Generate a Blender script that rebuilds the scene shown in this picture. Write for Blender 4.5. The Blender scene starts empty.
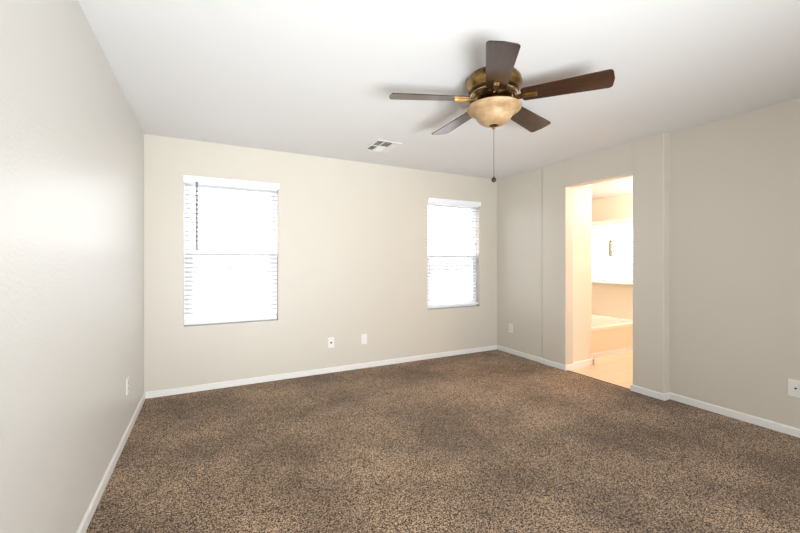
import bpy, bmesh, math, random
from mathutils import Vector, Matrix
random.seed(7)
S = bpy.context.scene
COL = S.collection
PI = math.pi
H = 2.44            # ceiling height
XL = -0.516         # left wall face
YB = 4.141          # back wall face
XFAR, XMID, XNEAR = 3.7125, 3.6969, 3.7854   # the three faces of the right wall
YJ1, YJ0 = 3.3126, 1.9215
OY0, OY1, OZ = 2.205, 2.972, 2.13            # bathroom opening
XW = 3.825          # back face of right wall
YF = -1.9           # wall behind the camera

# ------------------------------------------------------------------ camera
cam_d = bpy.data.cameras.new('camera')
cam = bpy.data.objects.new('camera', cam_d); COL.objects.link(cam)
cam.location = (0, 0, 1.2654)
cam.rotation_euler = (PI / 2, 0, -math.radians(27.31))
cam_d.sensor_width = 36
cam_d.lens = 373.6 / 800 * 36
cam_d.shift_y = -5.2 / 800
cam_d.clip_start = 0.05
S.camera = cam

# ------------------------------------------------------------------ light
vs = S.view_settings
S.display_settings.display_device = 'sRGB'
vs.view_transform = 'Standard'; vs.look = 'None'; vs.gamma = 1; vs.use_curve_mapping = False
vs.exposure = 0.94
w = bpy.data.worlds.new('overcast_sky'); S.world = w; w.use_nodes = True
bg = w.node_tree.nodes['Background']
bg.inputs['Color'].default_value = (0.97, 0.985, 1.0, 1)
# overcast sky: brighter towards the zenith
_tc = w.node_tree.nodes.new('ShaderNodeTexCoord'); _sx = w.node_tree.nodes.new('ShaderNodeSeparateXYZ')
_mr = w.node_tree.nodes.new('ShaderNodeMapRange')
for _k, _v in (('From Min', 0.0), ('From Max', 1.0), ('To Min', 3.6), ('To Max', 5.5)): _mr.inputs[_k].default_value = _v
w.node_tree.links.new(_tc.outputs['Generated'], _sx.inputs[0]); w.node_tree.links.new(_sx.outputs['Z'], _mr.inputs['Value'])
w.node_tree.links.new(_mr.outputs['Result'], bg.inputs['Strength'])

def area(name, loc, rot, sx, sy, power=0, color=(1, 1, 1), portal=False):
    l = bpy.data.lights.new(name, 'AREA'); l.shape = 'RECTANGLE'; l.size = sx; l.size_y = sy
    l.energy = power; l.color = color
    if portal: l.cycles.is_portal = True
    o = bpy.data.objects.new(name, l); COL.objects.link(o); o.location = loc; o.rotation_euler = rot
    return o
# daylight portals, one in each window
area('portal', (0.2375, YB + 0.13, 1.34), (-PI / 2, 0, 0), 0.90, 1.45, portal=True)
area('portal', (2.9675, YB + 0.13, 1.34), (-PI / 2, 0, 0), 0.90, 1.45, portal=True)
area('portal', (5.86, 3.95, 1.40), (0, PI / 2, 0), 1.0, 1.1, portal=True)
DX0, DX1, DZ0, DZ1 = 1.0, 2.2, 0.06, 2.1
area('portal', ((DX0 + DX1) / 2, YF - 0.13, (DZ0 + DZ1) / 2), (PI / 2, 0, 0), DX1 - DX0, DZ1 - DZ0, portal=True)

# two unseen fill lights added behind the camera, by the door and aimed upward
area('door_fill', (1.6, YF + 0.05, 1.15), (PI / 2, 0, 0), 1.1, 1.9, 16, (0.97, 0.985, 1.0))
fl = area('ceiling_fill', (0.55, -1.15, 0.45), (0, 0, 0), 2.0, 1.2, 42, (0.90, 0.955, 1.0))
fl.rotation_euler = (Vector((1.05, 3.7, 2.40)) - fl.location).to_track_quat('-Z', 'Y').to_euler()
fl.data.spread = math.radians(92)

# ------------------------------------------------------------------ helpers
class NT:
    def __init__(s, name, **kw):
        s.m = bpy.data.materials.new(name); s.m.use_nodes = True
        s.t = s.m.node_tree; s.b = s.t.nodes['Principled BSDF']; s.out = s.t.nodes['Material Output']
        for k, v in kw.items():
            s.set(k.replace('_', ' '), v)
    def set(s, k, v):
        i = s.b.inputs[k]
        i.default_value = (*v, 1) if isinstance(v, tuple) and len(v) == 3 and i.type == 'RGBA' else v
    def n(s, typ, **kw):
        nd = s.t.nodes.new(typ)
        for k, v in kw.items():
            if k.startswith('i_'): nd.inputs[k[2:].replace('_', ' ')].default_value = v
            else: setattr(nd, k, v)
        return nd
    def l(s, a, b): s.t.links.new(a, b)
    def coord(s, scale=None):
        c = s.n('ShaderNodeTexCoord').outputs['Object']
        if scale:
            mp = s.n('ShaderNodeMapping'); mp.inputs['Scale'].default_value = scale
            s.l(c, mp.inputs['Vector']); c = mp.outputs['Vector']
        return c
    def noise(s, scale, detail=2, co=None, rough=0.5):
        nz = s.n('ShaderNodeTexNoise'); nz.inputs['Scale'].default_value = scale
        nz.inputs['Detail'].default_value = detail; nz.inputs['Roughness'].default_value = rough
        s.l(co if co is not None else s.coord(), nz.inputs['Vector']); return nz.outputs['Fac']
    def ramp(s, fac, stops):
        r = s.n('ShaderNodeValToRGB'); e = r.color_ramp.elements
        while len(e) < len(stops): e.new(0.5)
        for el, (p, c) in zip(e, stops): el.position = p; el.color = (*c, 1)
        s.l(fac, r.inputs['Fac']); return r.outputs['Color']
    def bump(s, h, strength, dist):
        b = s.n('ShaderNodeBump'); b.inputs['Strength'].default_value = strength
        b.inputs['Distance'].default_value = dist; s.l(h, b.inputs['Height'])
        s.l(b.outputs['Normal'], s.b.inputs['Normal'])

def paint(name, col, rough, bump=0.12, spec=0.5, scale=90):
    t = NT(name, Base_Color=col, Roughness=rough); t.set('Specular IOR Level', spec)
    if bump: t.bump(t.noise(scale, 2), bump, 0.002)
    return t.m

M = {}
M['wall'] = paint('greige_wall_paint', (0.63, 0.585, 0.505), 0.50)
M['wall_gloss'] = paint('greige_eggshell_lightened', (0.69, 0.675, 0.64), 0.38, 0.6, 0.5, 70)  # left wall greige lightened, putting its brighter light into the colour
M['ceiling'] = paint('white_ceiling_paint', (0.745, 0.74, 0.73), 0.85, 0.2, 0.3, 60)
M['trim'] = paint('white_trim_paint', (0.80, 0.79, 0.76), 0.4, 0)
M['vinyl'] = paint('white_vinyl', (0.90, 0.92, 0.95), 0.35, 0)
M['plate'] = paint('white_plastic', (0.82, 0.80, 0.76), 0.3, 0)
M['dark'] = paint('dark_slot', (0.015, 0.014, 0.013), 0.6, 0)
M['duct'] = paint('painted_duct_shade', (0.10, 0.095, 0.075), 0.8, 0)
M['vent'] = paint('vent_enamel', (0.74, 0.73, 0.70), 0.45, 0)
M['bathwall'] = paint('bathroom_cream_paint', (0.76, 0.69, 0.58), 0.5)
M['acrylic'] = paint('white_tub_acrylic', (0.86, 0.83, 0.78), 0.15, 0)
M['apron'] = paint('tub_surround_cream', (0.80, 0.68, 0.54), 0.35, 0)

# brass with age
t = NT('antique_brass', Metallic=1.0, Roughness=0.28)
t.l(t.ramp(t.noise(14, 3), [(0.36, (0.11, 0.055, 0.015)), (0.60, (0.42, 0.25, 0.085))]), t.b.inputs['Base Color'])
M['brass'] = t.m
M['bronze'] = NT('dark_bronze', Metallic=1.0, Roughness=0.35, Base_Color=(0.07, 0.042, 0.022)).m
M['nickel'] = NT('chain_metal', Metallic=0.8, Roughness=0.45, Base_Color=(0.22, 0.21, 0.20)).m

# dark walnut blades: grain runs along local X
t = NT('walnut_blade', Roughness=0.32)
t.set('Coat Weight', 0.35); t.set('Coat Roughness', 0.12); t.set('Specular IOR Level', 0.35)
co = t.coord((1.2, 16, 4))
t.l(t.ramp(t.noise(5, 6, co, 0.6), [(0.3, (0.015, 0.006, 0.003)), (0.55, (0.038, 0.014, 0.0065)), (0.8, (0.065, 0.028, 0.013))]), t.b.inputs['Base Color'])
M['walnut'] = t.m

# amber alabaster glass bowl
t = NT('alabaster_glass', Roughness=0.55)
t.l(t.ramp(t.noise(16, 5, t.coord((1, 1, 2)), 0.6), [(0.3, (0.33, 0.195, 0.09)), (0.55, (0.43, 0.285, 0.15)), (0.8, (0.53, 0.39, 0.24))]), t.b.inputs['Base Color'])
t.set('Subsurface Weight', 0.25); t.set('Subsurface Radius', (0.03, 0.02, 0.01)); t.set('Subsurface Scale', 1.0)
M['bowl'] = t.m

# blind slats
t = NT('white_blind_slat', Base_Color=(0.72, 0.72, 0.735), Roughness=0.5)
tr = t.n('ShaderNodeBsdfTranslucent'); tr.inputs['Color'].default_value = (0.8, 0.8, 0.8, 1)
mx = t.n('ShaderNodeMixShader'); mx.inputs[0].default_value = 0.04
t.l(t.b.outputs[0], mx.inputs[1]); t.l(tr.outputs[0], mx.inputs[2]); t.l(mx.outputs[0], t.out.inputs['Surface'])
M['slat'] = t.m

# thin window glass
t = NT('window_glass')
tp = t.n('ShaderNodeBsdfTransparent'); gl = t.n('ShaderNodeBsdfGlossy'); gl.inputs['Roughness'].default_value = 0.02
tp.inputs['Color'].default_value = (0.97, 0.975, 0.975, 1)
mx = t.n('ShaderNodeMixShader'); mx.inputs[0].default_value = 0.04
t.l(tp.outputs[0], mx.inputs[1]); t.l(gl.outputs[0], mx.inputs[2]); t.l(mx.outputs[0], t.out.inputs['Surface'])
M['glass'] = t.m

# frieze carpet
t = NT('brown_frieze_carpet', Roughness=1.0)
t.set('Specular IOR Level', 0.1); t.set('Sheen Weight', 0.15); t.set('Sheen Roughness', 0.6)
co = t.coord()
n1 = t.noise(190, 2, co, 0.7)
n2 = t.noise(1.5, 3, co, 0.6)
vo = t.n('ShaderNodeTexVoronoi'); vo.inputs['Scale'].default_value = 240; t.l(co, vo.inputs['Vector'])
sp = t.n('ShaderNodeSeparateColor'); t.l(vo.outputs['Color'], sp.inputs['Color'])
mixf = t.n('ShaderNodeMix'); mixf.inputs['Factor'].default_value = 0.35
t.l(n1, mixf.inputs[2]); t.l(sp.outputs[0], mixf.inputs[3])
col = t.ramp(mixf.outputs[0], [(0.40, (0.016, 0.009, 0.004)), (0.475, (0.135, 0.076, 0.038)), (0.535, (0.34, 0.208, 0.116)), (0.60, (0.84, 0.61, 0.41))])
tone = t.ramp(n2, [(0.36, (0.50, 0.48, 0.46)), (0.64, (0.95, 0.94, 0.93))])
mm = t.n('ShaderNodeMix', data_type='RGBA', blend_type='MULTIPLY'); mm.inputs['Factor'].default_value = 1
t.l(col, mm.inputs[6]); t.l(tone, mm.inputs[7]); t.l(mm.outputs[2], t.b.inputs['Base Color'])
t.bump(mixf.outputs[0], 0.6, 0.008)
M['carpet'] = t.m

# bathroom floor tile
t = NT('beige_floor_tile', Roughness=0.3)
br = t.n('ShaderNodeTexBrick'); br.offset = 0.5
br.inputs['Scale'].default_value = 1; br.inputs['Brick Width'].default_value = 0.45; br.inputs['Row Height'].default_value = 0.30
br.inputs['Mortar Size'].default_value = 0.006; br.inputs['Mortar Smooth'].default_value = 0.3
br.inputs['Color1'].default_value = (0.74, 0.58, 0.43, 1); br.inputs['Color2'].default_value = (0.66, 0.50, 0.36, 1)
br.inputs['Mortar'].default_value = (0.55, 0.42, 0.30, 1)
t.l(t.coord(), br.inputs['Vector']); t.l(br.outputs['Color'], t.b.inputs['Base Color'])
M['tile'] = t.m

class MB:
    """collects shapes, linked as one mesh object"""
    def __init__(s): s.bm = bmesh.new()
    def box(s, x0, x1, y0, y1, z0, z1, mat=None):
        v = [s.bm.verts.new((x, y, z)) for x in (x0, x1) for y in (y0, y1) for z in (z0, z1)]
        if mat is not None:
            for q in v: q.co = mat @ q.co
        for f in ((0, 1, 3, 2), (4, 6, 7, 5), (0, 4, 5, 1), (2, 3, 7, 6), (0, 2, 6, 4), (1, 5, 7, 3)):
            s.bm.faces.new([v[i] for i in f])
        return s
    def prism(s, pts, z0, z1, mat=None, round_at=(), r=0.012):
        """pts: plan outline, extruded along z; round_at: outline corners to round"""
        lo = [s.bm.verts.new((x, y, z0)) for x, y in pts]; hi = [s.bm.verts.new((x, y, z1)) for x, y in pts]
        n = len(pts); s.bm.faces.new(lo[::-1]); s.bm.faces.new(hi)
        for i in range(n): s.bm.faces.new((lo[i], lo[(i + 1) % n], hi[(i + 1) % n], hi[i]))
        if round_at:
            ed = [s.bm.edges.get((lo[i], hi[i])) for i in round_at]
            bmesh.ops.bevel(s.bm, geom=ed, offset=r, segments=4, profile=0.5, affect='EDGES')
        elif mat is not None:
            for q in lo + hi: q.co = mat @ q.co
        return s
    def lathe(s, prof, seg=48, mat=None):
        rings = []
        for r, z in prof:
            if r < 1e-5: rings.append([s.bm.verts.new((0, 0, z))])
            else: rings.append([s.bm.verts.new((r * math.cos(2 * PI * k / seg), r * math.sin(2 * PI * k / seg), z)) for k in range(seg)])
        for a, b in zip(rings, rings[1:]):
            for k in range(seg):
                q = [a[k % len(a)], a[(k + 1) % len(a)], b[(k + 1) % len(b)], b[k % len(b)]]
                q = list(dict.fromkeys(q))
                if len(q) > 2: s.bm.faces.new(q)
        if mat is not None:
            for rg in rings:
                for q in rg: q.co = mat @ q.co
        return s
    def tube(s, p0, p1, r, seg=10):
        p0, p1 = Vector(p0), Vector(p1); d = p1 - p0
        m = Matrix.Translation(p0) @ d.to_track_quat('Z', 'Y').to_matrix().to_4x4()
        L = d.length
        return s.lathe([(0, 0), (r, 0), (r, L), (0, L)], seg, m)
    def ball(s, c, r, seg=12):
        pr = [(r * math.sin(PI * k / 8) if 0 < k < 8 else 0, -r * math.cos(PI * k / 8)) for k in range(9)]
        return s.lathe(pr, seg, Matrix.Translation(c))
    def build(s, name, m, parent=None, smooth=False, bevel=0, loc=None):
        bmesh.ops.recalc_face_normals(s.bm, faces=s.bm.faces)
        me = bpy.data.meshes.new(name); s.bm.to_mesh(me); s.bm.free()
        me.materials.append(m)
        o = bpy.data.objects.new(name, me); COL.objects.link(o)
        if smooth:
            for p in me.polygons: p.use_smooth = True
            md = o.modifiers.new('split', 'EDGE_SPLIT'); md.split_angle = math.radians(42)
        if bevel:
            md = o.modifiers.new('bevel', 'BEVEL'); md.width = bevel; md.segments = 2; md.limit_method = 'ANGLE'
        if parent: o.parent = parent
        if loc: o.location = loc
        return o

def struct(o): o['kind'] = 'structure'; return o
def empty(name, loc=(0, 0, 0), rz=0, label=None, cat=None, group=None):
    o = bpy.data.objects.new(name, None); COL.objects.link(o); o.location = loc; o.rotation_euler = (0, 0, rz)
    o.empty_display_size = 0.1
    if label: o['label'] = label
    if cat: o['category'] = cat
    if group: o['group'] = group
    return o
def place(o, m):                                    # sets a root after its parts were built in local space
    o.matrix_world = m

# ------------------------------------------------------------------ room shell
struct(MB().box(XL - 0.1, XMID + 0.02, YF - 0.1, YB + 0.1, -0.1, 0.0).box(XMID + 0.02, XNEAR + 0.02, YF - 0.1, YJ0, -0.1, 0).build('floor', M['carpet']))
b = MB(); v = [b.bm.verts.new(p) for p in ((-300, -300, -0.16), (300, -300, -0.16), (300, 300, -0.16), (-300, 300, -0.16))]; b.bm.faces.new(v)
struct(b.build('ground', paint('grey_gravel_ground', (0.128, 0.128, 0.126), 1.0, 0, 0.0)))
b = MB(); v = [b.bm.verts.new(p) for p in ((-8, -12, -0.12), (12, -12, -0.12), (12, YF - 0.1, -0.12), (-8, YF - 0.1, -0.12))]; b.bm.faces.new(v)
struct(b.build('ground_bounce', paint('pale_bounce_slab', (0.3, 0.3, 0.3), 1.0, 0, 0.0)))  # unseen pale slab, added to bounce daylight up through the door
b = MB(); v = [b.bm.verts.new(p) for p in ((6.2, -20, -0.13), (200, -60, -0.13), (200, 200, -0.13), (6.2, 20, -0.13))]; b.bm.faces.new(v)
struct(b.build('ground_side_bounce', paint('pale_side_bounce', (0.32, 0.31, 0.30), 1.0, 0, 0.0)))  # added pale ground, whitens what shows through the bathroom window
XB, YBB, YB0 = 5.74, 4.40, 0.7                      # bathroom: window wall, far wall, near wall
struct(MB().box(XMID + 0.02, XB + 0.1, YB0, YBB + 0.1, -0.11, -0.010).build('floor_bathroom', M['tile']))
struct(MB().box(XL - 0.1, XW, YF - 0.1, YB + 0.1, H, H + 0.1).build('ceiling', M['ceiling']))
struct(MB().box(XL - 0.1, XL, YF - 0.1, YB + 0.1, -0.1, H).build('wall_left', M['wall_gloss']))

W1, W2, WZ0, WZ1 = (-0.200, 0.675), (2.540, 3.395), 0.637, 2.060
TH = 0.13
b = MB()
b.box(XL, W1[0], YB, YB + TH, -0.1, H); b.box(W1[1], W2[0], YB, YB + TH, -0.1, H); b.box(W2[1], XW, YB, YB + TH, -0.1, H)
for a in (W1, W2):
    b.box(a[0], a[1], YB, YB + TH, -0.1, WZ0); b.box(a[0], a[1], YB, YB + TH, WZ1, H)
struct(b.build('wall_back', M['wall']))

b = MB()
b.prism([(XFAR, YB), (XFAR, YJ1), (XMID, YJ1), (XMID, OY1), (XW, OY1), (XW, YB)], -0.1, H, round_at=(2, 3), r=0.008)
b.prism([(XMID, OY0), (XMID, YJ0), (XNEAR, YJ0), (XNEAR, YF), (XW + 0.06, YF), (XW + 0.06, YB0), (XW, YB0), (XW, OY0)], -0.1, H, round_at=(0, 1), r=0.010)
b.box(XMID, XW, OY0 - 0.012, OY1 + 0.012, OZ, H)
struct(b.build('wall_right', M['wall'], smooth=False))

# wall behind the camera with an opening for the added glass door
b = MB()
b.box(XL, DX0, YF - 0.12, YF, -0.1, H).box(DX1, XNEAR + 0.1, YF - 0.12, YF, -0.1, H)
b.box(DX0, DX1, YF - 0.12, YF, DZ1, H).box(DX0, DX1, YF - 0.12, YF, -0.1, DZ0)
struct(b.build('wall_front', M['wall']))

# bathroom shell
struct(MB().box(XW, XB + 0.1, YB0, YBB + 0.1, 2.30, 2.40).build('ceiling_bathroom', M['ceiling']))
BW, BZ = (3.40, 4.34), (0.925, 1.90)
b = MB()
b.box(XB, XB + 0.12, YB0, BW[0], -0.1, 2.3).box(XB, XB + 0.12, BW[1], YBB + 0.1, -0.1, 2.3)
b.box(XB, XB + 0.12, BW[0], BW[1], -0.1, BZ[0]).box(XB, XB + 0.12, BW[0], BW[1], BZ[1], 2.3)
struct(b.build('wall_bathroom_window', M['bathwall']))
struct(MB().prism([(XW, 3.0), (4.205, 3.0), (4.205, 3.205), (4.33, 3.205), (4.33, YBB), (XW, YBB)], -0.1, 2.3, round_at=(1,), r=0.008).build('wall_bathroom_left', M['bathwall']))
struct(MB().box(4.33, XB, YBB, YBB + 0.1, -0.1, 2.3).build('wall_bathroom_back', M['bathwall']))
struct(MB().box(XW, XB, YB0 - 0.1, YB0, -0.1, 2.3).build('wall_bathroom_front', M['bathwall']))

# ------------------------------------------------------------------ baseboards
BH, BT = 0.060, 0.012
def board(name, segs, mat=M['trim'], h=BH, z0=-0.01):
    """segs: (p, q, n) runs along p->q standing out towards n"""
    b = MB()
    for (px, py), (qx, qy), (nx, ny) in segs:
        prof = [(0, z0), (BT, z0), (BT, h - 0.010), (BT * 0.75, h - 0.004), (BT * 0.4, h), (0, h)]
        r0 = [b.bm.verts.new((px + nx * d, py + ny * d, z)) for d, z in prof]
        r1 = [b.bm.verts.new((qx + nx * d, qy + ny * d, z)) for d, z in prof]
        n = len(prof)
        for i in range(n): b.bm.faces.new((r0[i], r0[(i + 1) % n], r1[(i + 1) % n], r1[i]))
        b.bm.faces.new(r0[::-1]); b.bm.faces.new(r1)
    return struct(b.build(name, mat))
board('baseboard_left', [((XL, YF), (XL, YB), (1, 0))])
board('baseboard_back', [((XL, YB), (XFAR, YB), (0, -1))])
board('baseboard_right_far', [((XFAR, YB), (XFAR, YJ1), (-1, 0)), ((XMID, YJ1 + BT), (XMID, OY1 - BT), (-1, 0)), ((XFAR - BT, YJ1), (XMID, YJ1), (0, 1)),
                              ((XMID, OY1), (XW, OY1), (0, -1))])
board('baseboard_right_near', [((XMID, OY0 + BT), (XMID, YJ0 - BT), (-1, 0)), ((XMID, YJ0), (XNEAR, YJ0), (0, -1)),
                               ((XNEAR, YJ0), (XNEAR, YF), (-1, 0)), ((XMID, OY0), (XW, OY0), (0, 1))])
board('baseboard_bathroom', [((XW, 3.0), (4.205 + BT, 3.0), (0, -1)), ((4.205, 3.0 - BT), (4.205, 3.205), (1, 0)), ((XW, YB0), (XB, YB0), (0, 1)), ((XB, YB0), (XB, 3.19), (-1, 0))], h=0.07, z0=-0.012)
# edge strip between carpet and tile
struct(MB().box(XMID + 0.008, XMID + 0.022, OY0 + BT, OY1 - BT, -0.012, 0.003).build('trim_1', paint('dark_carpet_edge', (0.10, 0.045, 0.022), 0.7, 0)))

# ------------------------------------------------------------------ windows (opening in local x/z, room side = -y)
def window(name, m, wd, z0, z1, zm, fixed=False):
    """single-hung: root at the opening's centre bottom, local x across, +y outward"""
    r = empty(name); r['kind'] = 'structure'
    h = z1 - z0; zm = zm - z0; hw = wd / 2
    b = MB(); f = 0.028
    b.box(-hw, -hw + f, 0, 0.05, 0, h).box(hw - f, hw, 0, 0.05, 0, h).box(-hw + f, hw - f, 0, 0.05, 0, f).box(-hw + f, hw - f, 0, 0.05, h - f, h)
    b.build('window_frame', M['vinyl'], r)
    if fixed:
        MB().box(-hw + f, hw - f, 0.020, 0.026, f, h - f).build('pane', M['glass'], r)
        place(r, m); return r
    b = MB(); s = 0.048; x0 = hw - f
    b.box(-x0, -x0 + s, -0.012, 0.018, f, zm + 0.02).box(x0 - s, x0, -0.012, 0.018, f, zm + 0.02)
    b.box(-x0 + s, x0 - s, -0.012, 0.018, f, f + s + 0.01).box(-x0 + s, x0 - s, -0.012, 0.018, zm - 0.022, zm + 0.02)
    lo = b.build('lower_sash', M['vinyl'], r)
    MB().box(-x0 + s, x0 - s, 0.002, 0.006, f + s + 0.01, zm - 0.022).build('pane', M['glass'], lo)
    b = MB(); s = 0.02
    b.box(-x0, -x0 + s, 0.022, 0.046, zm - 0.02, h - f).box(x0 - s, x0, 0.022, 0.046, zm - 0.02, h - f)
    b.box(-x0 + s, x0 - s, 0.022, 0.046, zm - 0.02, zm + 0.015).box(-x0 + s, x0 - s, 0.022, 0.046, h - f - s, h - f)
    up = b.build('upper_sash', M['vinyl'], r)
    MB().box(-x0 + s, x0 - s, 0.032, 0.036, zm + 0.015, h - f - s).build('pane', M['glass'], up)
    MB().box(-0.03, 0.03, -0.024, -0.012, zm + 0.002, zm + 0.016).build('sash_lock', M['vinyl'], r)
    place(r, m)
    return r

def blind(m, wd, ztop, zbot, label, group, wand=True, val=(0.0, 0.0), pitch=0.0445, cords=(-0.36, 0.0, 0.36), tassel=False, tilt=-12):
    """root at the head; hangs in local -z, slats across local x"""
    r = empty('window_blind', label=label, cat='window blind', group=group)
    hw = wd / 2
    b = MB(); b.box(-hw, hw, -0.026, 0.026, -0.045, -0.004); b.build('headrail', M['vinyl'], r, bevel=0.002)
    b = MB()
    b.box(-hw - val[0], hw + val[1], -0.060, -0.050, -0.030, 0.028)
    b.box(-hw - val[0], hw + val[1], -0.064, -0.050, 0.018, 0.028)
    b.box(-hw - val[0], -hw - val[0] + 0.008, -0.050, -0.037, -0.030, 0.028).box(hw + val[1] - 0.008, hw + val[1], -0.050, -0.037, -0.030, 0.028)
    b.build('valance', M['vinyl'], r, bevel=0.0015)
    H_ = ztop - zbot
    b = MB(); z = -0.062; n = 0
    ta = math.radians(tilt); wob = random.Random(int(abs(m.translation.x) * 100))
    while z > -H_ + 0.045:
        a = ta + math.radians(wob.uniform(-1.5, 1.5)); dz = wob.uniform(-0.0012, 0.0012)
        pts = []
        for k in range(7):
            u = (k / 6 - 0.5) * 0.050
            c = 0.0022 * (1 - (u / 0.025) ** 2)
            pts.append((u, c))
        vs_ = []
        for x in (-hw + 0.006, hw - 0.006):
            for off in (0.0014, -0.0014):
                for u, c in pts:
                    yy = u * math.cos(a) - (c + off) * math.sin(a); zz = u * math.sin(a) + (c + off) * math.cos(a)
                    vs_.append(b.bm.verts.new((x, yy, z + dz + zz)))
        A, B_, C_, D = vs_[0:7], vs_[7:14], vs_[14:21], vs_[21:28]
        for k in range(6):
            b.bm.faces.new((A[k], A[k + 1], C_[k + 1], C_[k])); b.bm.faces.new((B_[k], B_[k + 1], D[k + 1], D[k]))
            b.bm.faces.new((A[k], A[k + 1], B_[k + 1], B_[k])); b.bm.faces.new((C_[k], C_[k + 1], D[k + 1], D[k]))
        b.bm.faces.new((A[0], B_[0], D[0], C_[0])); b.bm.faces.new((A[6], B_[6], D[6], C_[6]))
        z -= pitch; n += 1
    b.build('slats', M['slat'], r)
    MB().box(-hw + 0.006, hw - 0.006, -0.026, 0.026, -H_, -H_ + 0.020).build('bottom_rail', M['vinyl'], r, bevel=0.003)
    for cx in cords:
        b = MB()
        for yy in (-0.0275, 0.0275): b.tube((cx, yy, -0.045), (cx, yy, -H_ + 0.01), 0.0011, 6)
        b.build('ladder_cord', M['plate'], r)
    if wand:
        b = MB(); xw = wand
        b.tube((xw, -0.066, -0.03), (xw, -0.066, -0.66), 0.0105, 8).tube((xw, -0.066, -0.66), (xw, -0.066, -0.69), 0.0115, 8).tube((xw, -0.03, -0.04), (xw, -0.066, -0.03), 0.003, 6)
        b.build('tilt_wand', paint('grey_clear_wand', (0.26, 0.26, 0.28), 0.3, 0), r, smooth=True)
    if tassel:
        b = MB()
        b.tube((0.10, -0.07, -0.04), (0.10, -0.07, -tassel), 0.002, 6)
        cm = M['cord']
        b.build('pull_cord', cm, r)
        b = MB(); z0 = -tassel
        b.lathe([(0, z0 + 0.01), (0.030, z0), (0.035, z0 - 0.03), (0.032, z0 - 0.09), (0.034, z0 - 0.18), (0.0, z0 - 0.185)], 16, Matrix.Translation((0.10, -0.07, 0)))
        b.lathe([(0, z0 - 0.172), (0.03, z0 - 0.185), (0.034, z0 - 0.215), (0.02, z0 - 0.245), (0, z0 - 0.25)], 16, Matrix.Translation((0.10, -0.07, 0)))
        b.build('cord_tassel', cm, r, smooth=True)
    place(r, m)
    return r
M['cord'] = paint('grey_cord', (0.42, 0.39, 0.33), 0.7, 0)

for i, (a, wand, lab) in enumerate(((W1, -0.325, 'white blind with a thin grey tilt wand, in the left window of the back wall'),
                                    (W2, None, 'white horizontal blind without a wand, in the back wall window nearest the right corner'))):
    cx = (a[0] + a[1]) / 2; wd = a[1] - a[0]
    window('window_%d' % (i + 1), Matrix.Translation((cx, YB + 0.078, WZ0)), wd, WZ0, WZ1, 1.330)
    blind(Matrix.Translation((cx, YB + 0.036, WZ1 + 0.003)), wd - 0.010, WZ1, 0.665, lab, 'white blinds on the back wall', wand=wand, val=(0.006, 0.012))
rz = Matrix.Rotation(-PI / 2, 4, 'Z')   # local +y -> +x (outward)
window('window_3', Matrix.Translation((XB + 0.07, (BW[0] + BW[1]) / 2, BZ[0])) @ rz, BW[1] - BW[0], BZ[0], BZ[1], 1.42, True)
blind(Matrix.Translation((XB - 0.03, (BW[0] + BW[1]) / 2 - 0.07, BZ[1] - 0.01)) @ rz, BW[1] - BW[0] + 0.10, BZ[1], 0.96,
      'white horizontal blind over the bathtub, seen through the doorway', None, wand=None, val=(0, 0.0), cords=(-0.3, 0.3), tassel=0.30)
# sliding glass door behind the camera, unseen, added to let fill light in
r = empty('added_door'); r['kind'] = 'structure'
b = MB(); b.box(DX0, DX0 + 0.05, -0.09, -0.03, DZ0, DZ1).box(DX1 - 0.05, DX1, -0.09, -0.03, DZ0, DZ1)
b.box(DX0, DX1, -0.09, -0.03, DZ1 - 0.05, DZ1).box(DX0, DX1, -0.09, -0.03, DZ0, DZ0 + 0.05).box(1.57, 1.63, -0.09, -0.03, DZ0, DZ1)
b.build('door_frame', M['vinyl'], r)
MB().box(DX0 + 0.05, DX1 - 0.05, -0.063, -0.057, DZ0 + 0.05, DZ1 - 0.05).build('pane', M['glass'], r)
r.location = (0, YF, 0)
# white ledge under the bathroom blind
struct(MB().box(XB - 0.035, XB + 0.05, 3.05, YBB, BZ[0] - 0.022, BZ[0]).build('trim_2', M['trim'], bevel=0.004))

# ------------------------------------------------------------------ bathtub
r = empty('bathtub', ((4.33 + XB) / 2, (3.21 + YBB) / 2, 0), 0, 'white bathtub with cream apron in the bathroom alcove, seen through the doorway', 'bathtub')
tx, ty, th = (XB - 4.33) / 2 - 0.001, (YBB - 3.21) / 2 - 0.001, 0.38
b = MB(); NX, NY = 56, 44; g = []
for i in range(NX + 1):
    row = []
    for j in range(NY + 1):
        x = -tx + 2 * tx * i / NX; y = -ty + 2 * ty * j / NY
        d = (abs(x) / (tx - 0.09)) ** 3.2 + (abs(y - 0.0) / (ty - 0.10)) ** 3.2
        k = min(1, max(0, (1.0 - d) / 0.55)); k = k * k * (3 - 2 * k)
        row.append(b.bm.verts.new((x, y, th - 0.33 * k)))
    g.append(row)
for i in range(NX):
    for j in range(NY): b.bm.faces.new((g[i][j], g[i + 1][j], g[i + 1][j + 1], g[i][j + 1]))
b.box(-tx, tx, -ty - 0.012, -ty + 0.02, th - 0.035, th + 0.001)
tubo = b.build('basin', M['acrylic'], r, smooth=True)
MB().box(-tx, tx, -ty, -ty + 0.04, 0.05, th - 0.035).build('apron', M['apron'], r)
MB().box(-tx, tx, -ty - 0.010, -ty + 0.04, -0.010, 0.05).build('base_strip', M['trim'], r)

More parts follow.
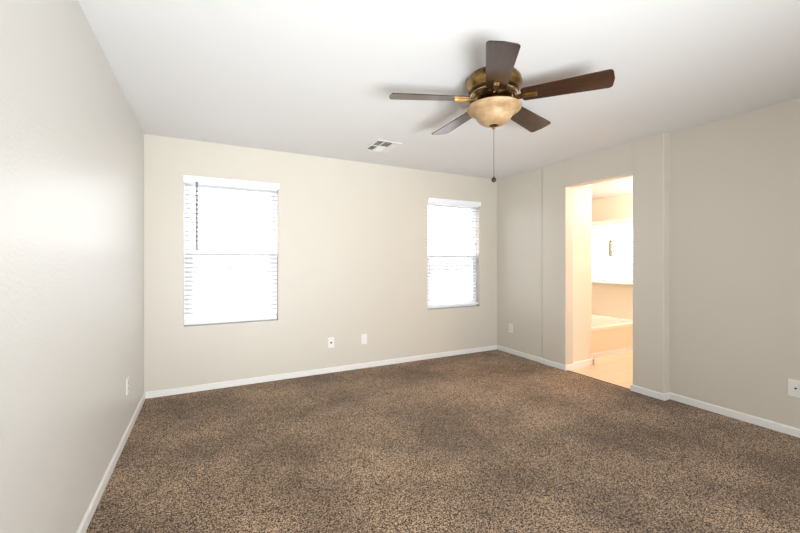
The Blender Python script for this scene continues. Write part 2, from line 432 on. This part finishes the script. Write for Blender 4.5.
# ------------------------------------------------------------------ ceiling fan
FX, FY = 1.621, 1.838
ZB = 2.277
fan = empty('ceiling_fan', (FX, FY, H), 0, 'five-blade dark walnut and antique brass ceiling fan with an amber glass bowl light', 'ceiling fan')
def fz(z): return z - H
MB().lathe([(0, fz(2.4395)), (0.150, fz(2.4395)), (0.155, fz(2.428)), (0.166, fz(2.420)), (0.172, fz(2.400)), (0.173, fz(2.378)), (0.168, fz(2.362)), (0.158, fz(2.352)),
            (0.156, fz(2.345)), (0.0, fz(2.345))], 64).build('motor_housing', M['brass'], fan, smooth=True)
MB().lathe([(0.0, fz(2.346)), (0.150, fz(2.346)), (0.146, fz(2.335)), (0.128, fz(2.326)), (0, fz(2.326))], 64).build('shadow_band', M['bronze'], fan, smooth=True)
hs = MB().lathe([(0, fz(2.330)), (0.139, fz(2.330)), (0.142, fz(2.324)), (0.139, fz(2.318)), (0.126, fz(2.310)), (0.118, fz(2.298)), (0.100, fz(2.286)), (0.086, fz(2.283)), (0, fz(2.283))], 64)
hs.build('motor_cover', M['brass'], fan, smooth=True)
MB().lathe([(0.1425, fz(2.3275)), (0.147, fz(2.3255)), (0.148, fz(2.322)), (0.146, fz(2.3185)), (0.1405, fz(2.3165))], 64).build('trim_ring', NT('polished_gold', Metallic=1.0, Roughness=0.18, Base_Color=(0.80, 0.68, 0.45)).m, fan, smooth=True)
for k in range(12):
    b = MB()
    a = 2 * PI * (k + 0.3) / 12
    m = Matrix.Rotation(a, 4, 'Z') @ Matrix.Translation((0.1235, 0, fz(2.304))) @ Matrix.Rotation(math.radians(-52), 4, 'Y')
    b.box(-0.004, 0.004, -0.016, 0.016, -0.004, 0.003, m)
    b.build('vent_slot', M['dark'], fan)
MB().lathe([(0, fz(2.283)), (0.080, fz(2.283)), (0.082, fz(2.262)), (0.074, fz(2.254)), (0, fz(2.254))], 48).build('flywheel', M['bronze'], fan, smooth=True)
MB().lathe([(0, fz(2.256)), (0.060, fz(2.256)), (0.066, fz(2.248)), (0.088, fz(2.243)), (0.100, fz(2.236)), (0.0, fz(2.236))], 48).build('light_fitter', M['brass'], fan, smooth=True)

def outline_blade():
    L0, L1 = 0.170, 0.668; w0, w1 = 0.062, 0.080
    pts = []
    def arc(cx, cy, r, a0, a1, n=6):
        for k in range(n + 1):
            a = math.radians(a0 + (a1 - a0) * k / n); pts.append((cx + r * math.cos(a), cy + r * math.sin(a)))
    arc(L0 + 0.02, -w0 + 0.02, 0.02, 180, 270); arc(L1 - 0.030, -w1 + 0.024, 0.024, -90, -8)
    pts.append((L1 + 0.001, 0))
    arc(L1 - 0.030, w1 - 0.024, 0.024, 8, 90); arc(L0 + 0.02, w0 - 0.02, 0.02, 90, 180)
    return pts
PITCH = math.radians(-12)
def make_blade():
    m = Matrix.Rotation(PITCH, 4, 'X')
    bl = MB().prism(outline_blade(), -0.003, 0.003, m).build('blade', M['walnut'], fan, bevel=0.0012)
    b = MB()
    b.box(0.070, 0.160, -0.015, 0.015, -0.018, -0.008)
    mm = m
    b.prism([(0.14, -0.019), (0.262, -0.017), (0.262, 0.017), (0.14, 0.019)], -0.012, -0.0032, mm)
    b.prism([(0.12, -0.017), (0.258, -0.0155), (0.258, -0.004), (0.12, -0.004)], -0.017, -0.011, mm)
    b.prism([(0.12, 0.017), (0.258, 0.0155), (0.258, 0.004), (0.12, 0.004)], -0.017, -0.011, mm)
    ar = b.build('blade_arm', M['brass'], bl, bevel=0.002)
    for sx in (0.185, 0.235):
        b = MB(); b.lathe([(0, -0.0195), (0.0045, -0.0185), (0.005, -0.015), (0, -0.015)], 12, mm @ Matrix.Translation((sx, 0, 0.002)))
        b.build('arm_screw', M['nickel'], bl, smooth=True)
    return bl
b0 = make_blade()
for k in range(5):
    if k == 0: bl = b0
    else:
        bl = b0.copy(); COL.objects.link(bl); bl.parent = fan
        for c in [c for c in bpy.data.objects if c.parent == b0]:
            d = c.copy(); COL.objects.link(d); d.parent = bl
    bl.location = (0, 0, fz(ZB) + 0.017); bl.rotation_euler = (0, math.radians(1.46), math.radians(160.4 + 72 * k))
# bowl: ogee profile, with thickness
op = [(0.166, 2.2445), (0.170, 2.240), (0.169, 2.233), (0.161, 2.222), (0.146, 2.212), (0.130, 2.2045), (0.120, 2.196), (0.113, 2.183), (0.103, 2.166), (0.088, 2.151),
      (0.067, 2.138), (0.044, 2.130), (0.020, 2.1265), (0.0, 2.1255)]
ip = [(r_ * 0.965, z_ + 0.005) for r_, z_ in op[::-1][1:]]
MB().lathe([(r_, fz(z_)) for r_, z_ in op] , 64).build('glass_bowl', M['bowl'], fan, smooth=True)
MB().lathe([(0.1665, fz(2.2442)), (0.100, fz(2.2440)), (0.0, fz(2.2440))], 64).build('bowl_rim', M['bowl'], fan, smooth=True)
MB().lathe([(0, fz(2.132)), (0.028, fz(2.1305)), (0.030, fz(2.1265)), (0.024, fz(2.1235)), (0, fz(2.123))], 24).build('finial_base', M['bronze'], fan, smooth=True)
MB().lathe([(0, fz(2.131)), (0.022, fz(2.129)), (0.024, fz(2.124)), (0.017, fz(2.119)), (0.009, fz(2.117)), (0.011, fz(2.112)), (0.008, fz(2.106)), (0, fz(2.103))], 24).build('finial', M['brass'], fan, smooth=True)
b = MB(); zz = 2.104
while zz > 1.80: b.ball((0, 0, fz(zz)), 0.0026, 6); zz -= 0.0058
b.tube((0, 0, fz(2.104)), (0, 0, fz(1.80)), 0.0012, 6)
pc = b.build('pull_chain', M['nickel'], fan)
MB().ball((0, 0, fz(1.783)), 0.0155, 16).lathe([(0, fz(1.806)), (0.005, fz(1.804)), (0.006, fz(1.796)), (0, fz(1.794))], 10).build('pull_knob', M['bronze'], pc, smooth=True)

# ------------------------------------------------------------------ ceiling vent
vx, vy = 1.610, 3.475
vent = empty('ceiling_vent', (vx - 0.02, vy, H), 0, 'white metal supply vent with dark louvre openings in the ceiling beyond the fan', 'ceiling vent')
hx, hy = 0.150, 0.205
b = MB(); f = 0.022
b.box(-hx, -hx + f, -hy, hy, -0.008, -0.0005).box(hx - f, hx, -hy, hy, -0.008, -0.0005).box(-hx + f, hx - f, -hy, -hy + f, -0.008, -0.0005).box(-hx + f, hx - f, hy - f, hy, -0.008, -0.0005)
b.build('vent_frame', M['vent'], vent, bevel=0.002)
MB().box(-hx + f, hx - f, -hy + f, hy - f, -0.0015, -0.0005).build('duct_shade_sheet', M['duct'], vent)  # flat dark sheet, paints the shade of the duct behind the louvres
b = MB(); b.box(-0.055, -0.045, -hy + f, hy - f, -0.008, -0.0015).box(-hx + f, hx - f, -0.006, 0.006, -0.008, -0.0015).box(0.052, 0.060, -hy + f, hy - f, -0.008, -0.0015)
b.build('divider_bars', M['vent'], vent)
def louvres(x0, x1, y0, y1, axis, ang, step):
    n = int(((y1 - y0) if axis == 'X' else (x1 - x0)) / step)
    for k in range(n):
        t_ = (k + 0.5) * step; b = MB()
        if axis == 'X': m = Matrix.Translation(((x0 + x1) / 2, y0 + t_, -0.006)) @ Matrix.Rotation(math.radians(ang), 4, 'X'); b.box(-(x1 - x0) / 2, (x1 - x0) / 2, -0.008, 0.008, -0.0006, 0.0006, m)
        else: m = Matrix.Translation((x0 + t_, (y0 + y1) / 2, -0.006)) @ Matrix.Rotation(math.radians(ang), 4, 'Y'); b.box(-0.008, 0.008, -(y1 - y0) / 2, (y1 - y0) / 2, -0.0006, 0.0006, m)
        b.build('louvre', M['vent'], vent)
louvres(0.062, 0.126, -0.18, 0.18, 'Y', 28, 0.015)
louvres(-0.043, 0.050, 0.008, 0.18, 'X', -25, 0.015)
louvres(-0.126, -0.057, -0.18, -0.008, 'X', 20, 0.024)
louvres(-0.126, -0.057, 0.008, 0.18, 'X', 20, 0.024)
louvres(-0.043, 0.050, -0.18, -0.008, 'X', 20, 0.024)

vent.scale = (0.88, 0.88, 0.9)
# ------------------------------------------------------------------ wall plates; local: x across, -y out of the wall, z up
def plate(m, kind, label, group=None, wd=0.072, ht=0.117):
    r = empty('wall_outlet' if kind == 'duplex' else ('wall_jack' if kind in ('jack', 'coax') else 'blank_wall_plate'), label=label, cat='wall plate', group=group)
    MB().box(-wd / 2, wd / 2, -0.0065, -0.0003, -ht / 2, ht / 2).build('cover_plate', M['plate'], r, bevel=0.002)
    def screws(zs):
        for z in zs:
            q = MB().lathe([(0, 0), (0.0035, 0), (0.003, 0.0012), (0, 0.0014)], 12, Matrix.Translation((0, -0.0065, z)) @ Matrix.Rotation(PI / 2, 4, 'X'))
            q.build('screw', M['vent'], r)
    if kind == 'duplex':
        for z in (-0.021, 0.021):
            rc = MB().box(-0.0165, 0.0165, -0.009, -0.0065, z - 0.0145, z + 0.0145).build('receptacle', M['plate'], r, bevel=0.003)
            for sl in ((-0.008, -0.0058, -0.003, 0.007), (0.0058, 0.008, -0.003, 0.007), (-0.0022, 0.0022, -0.010, -0.006)):
                MB().box(sl[0], sl[1], -0.0096, -0.009, z + sl[2], z + sl[3]).build('slot', M['dark'], rc)
        screws((0,))
    elif kind == 'decora':
        MB().box(-0.0165, 0.0165, -0.009, -0.0065, -0.033, 0.033).build('insert', M['plate'], r, bevel=0.002)
        screws((-0.048, 0.048))
    elif kind == 'jack':
        MB().box(-0.010, 0.010, -0.0085, -0.0065, -0.009, 0.009).build('jack_port', M['dark'], r)
        screws((-0.042, 0.042))
    elif kind == 'coax':
        MB().lathe([(0, 0), (0.0062, 0), (0.0062, 0.007), (0, 0.008)], 12, Matrix.Translation((0, -0.0065, 0)) @ Matrix.Rotation(PI / 2, 4, 'X')).build('coax_connector', M['dark'], r)
        screws((-0.042, 0.042))
    place(r, m)
    return r
T = Matrix.Translation
plate(T((1.254, YB, 0.340)), 'jack', 'white wall plate with small dark jack, left of the two between the windows')
plate(T((1.657, YB, 0.342)), 'decora', 'blank-looking white wall plate, right of the two between the windows')
plate(T((XFAR, 3.861, 0.348)) @ rz, 'duplex', 'white wall outlet on the right wall between the back corner and the doorway')
plate(T((XL, 3.317, 0.362)) @ Matrix.Rotation(PI / 2, 4, 'Z'), 'duplex', 'white wall outlet low on the left wall, seen nearly edge-on')
plate(T((XNEAR, 1.086, 0.347)) @ rz, 'coax', 'white wall plate with a round coax socket at the right edge of the photo', wd=0.086, ht=0.124)

# ------------------------------------------------------------------ bathroom globe lamps (just out of sight)
def globe(x, y, z, strength, color, label):
    lamp = empty('globe_lamp', (x, y, z), 0, label, 'ceiling lamp')
    MB().lathe([(0, -0.001), (0.06, -0.001), (0.06, -0.02), (0.012, -0.03), (0.012, -0.08), (0, -0.08)], 32).build('lamp_base', M['vent'], lamp, smooth=True)
    g = NT('lit_globe_glass', Base_Color=(0.9, 0.9, 0.9)); g.set('Emission Color', color); g.set('Emission Strength', strength)
    MB().ball((0, 0, -0.165), 0.09, 24).build('glass_globe', g.m, lamp, smooth=True)
globe(4.50, 1.90, 2.30, 48, (1.0, 0.50, 0.22), 'warm glass globe lamp on the bathroom ceiling near the doorway')
globe(5.42, 2.55, 2.30, 135, (1.0, 0.93, 0.83), 'added pale glass globe lamp on the bathroom ceiling, brightens the tub end')  # unseen lamp, added to brighten the tub end of the bathroom
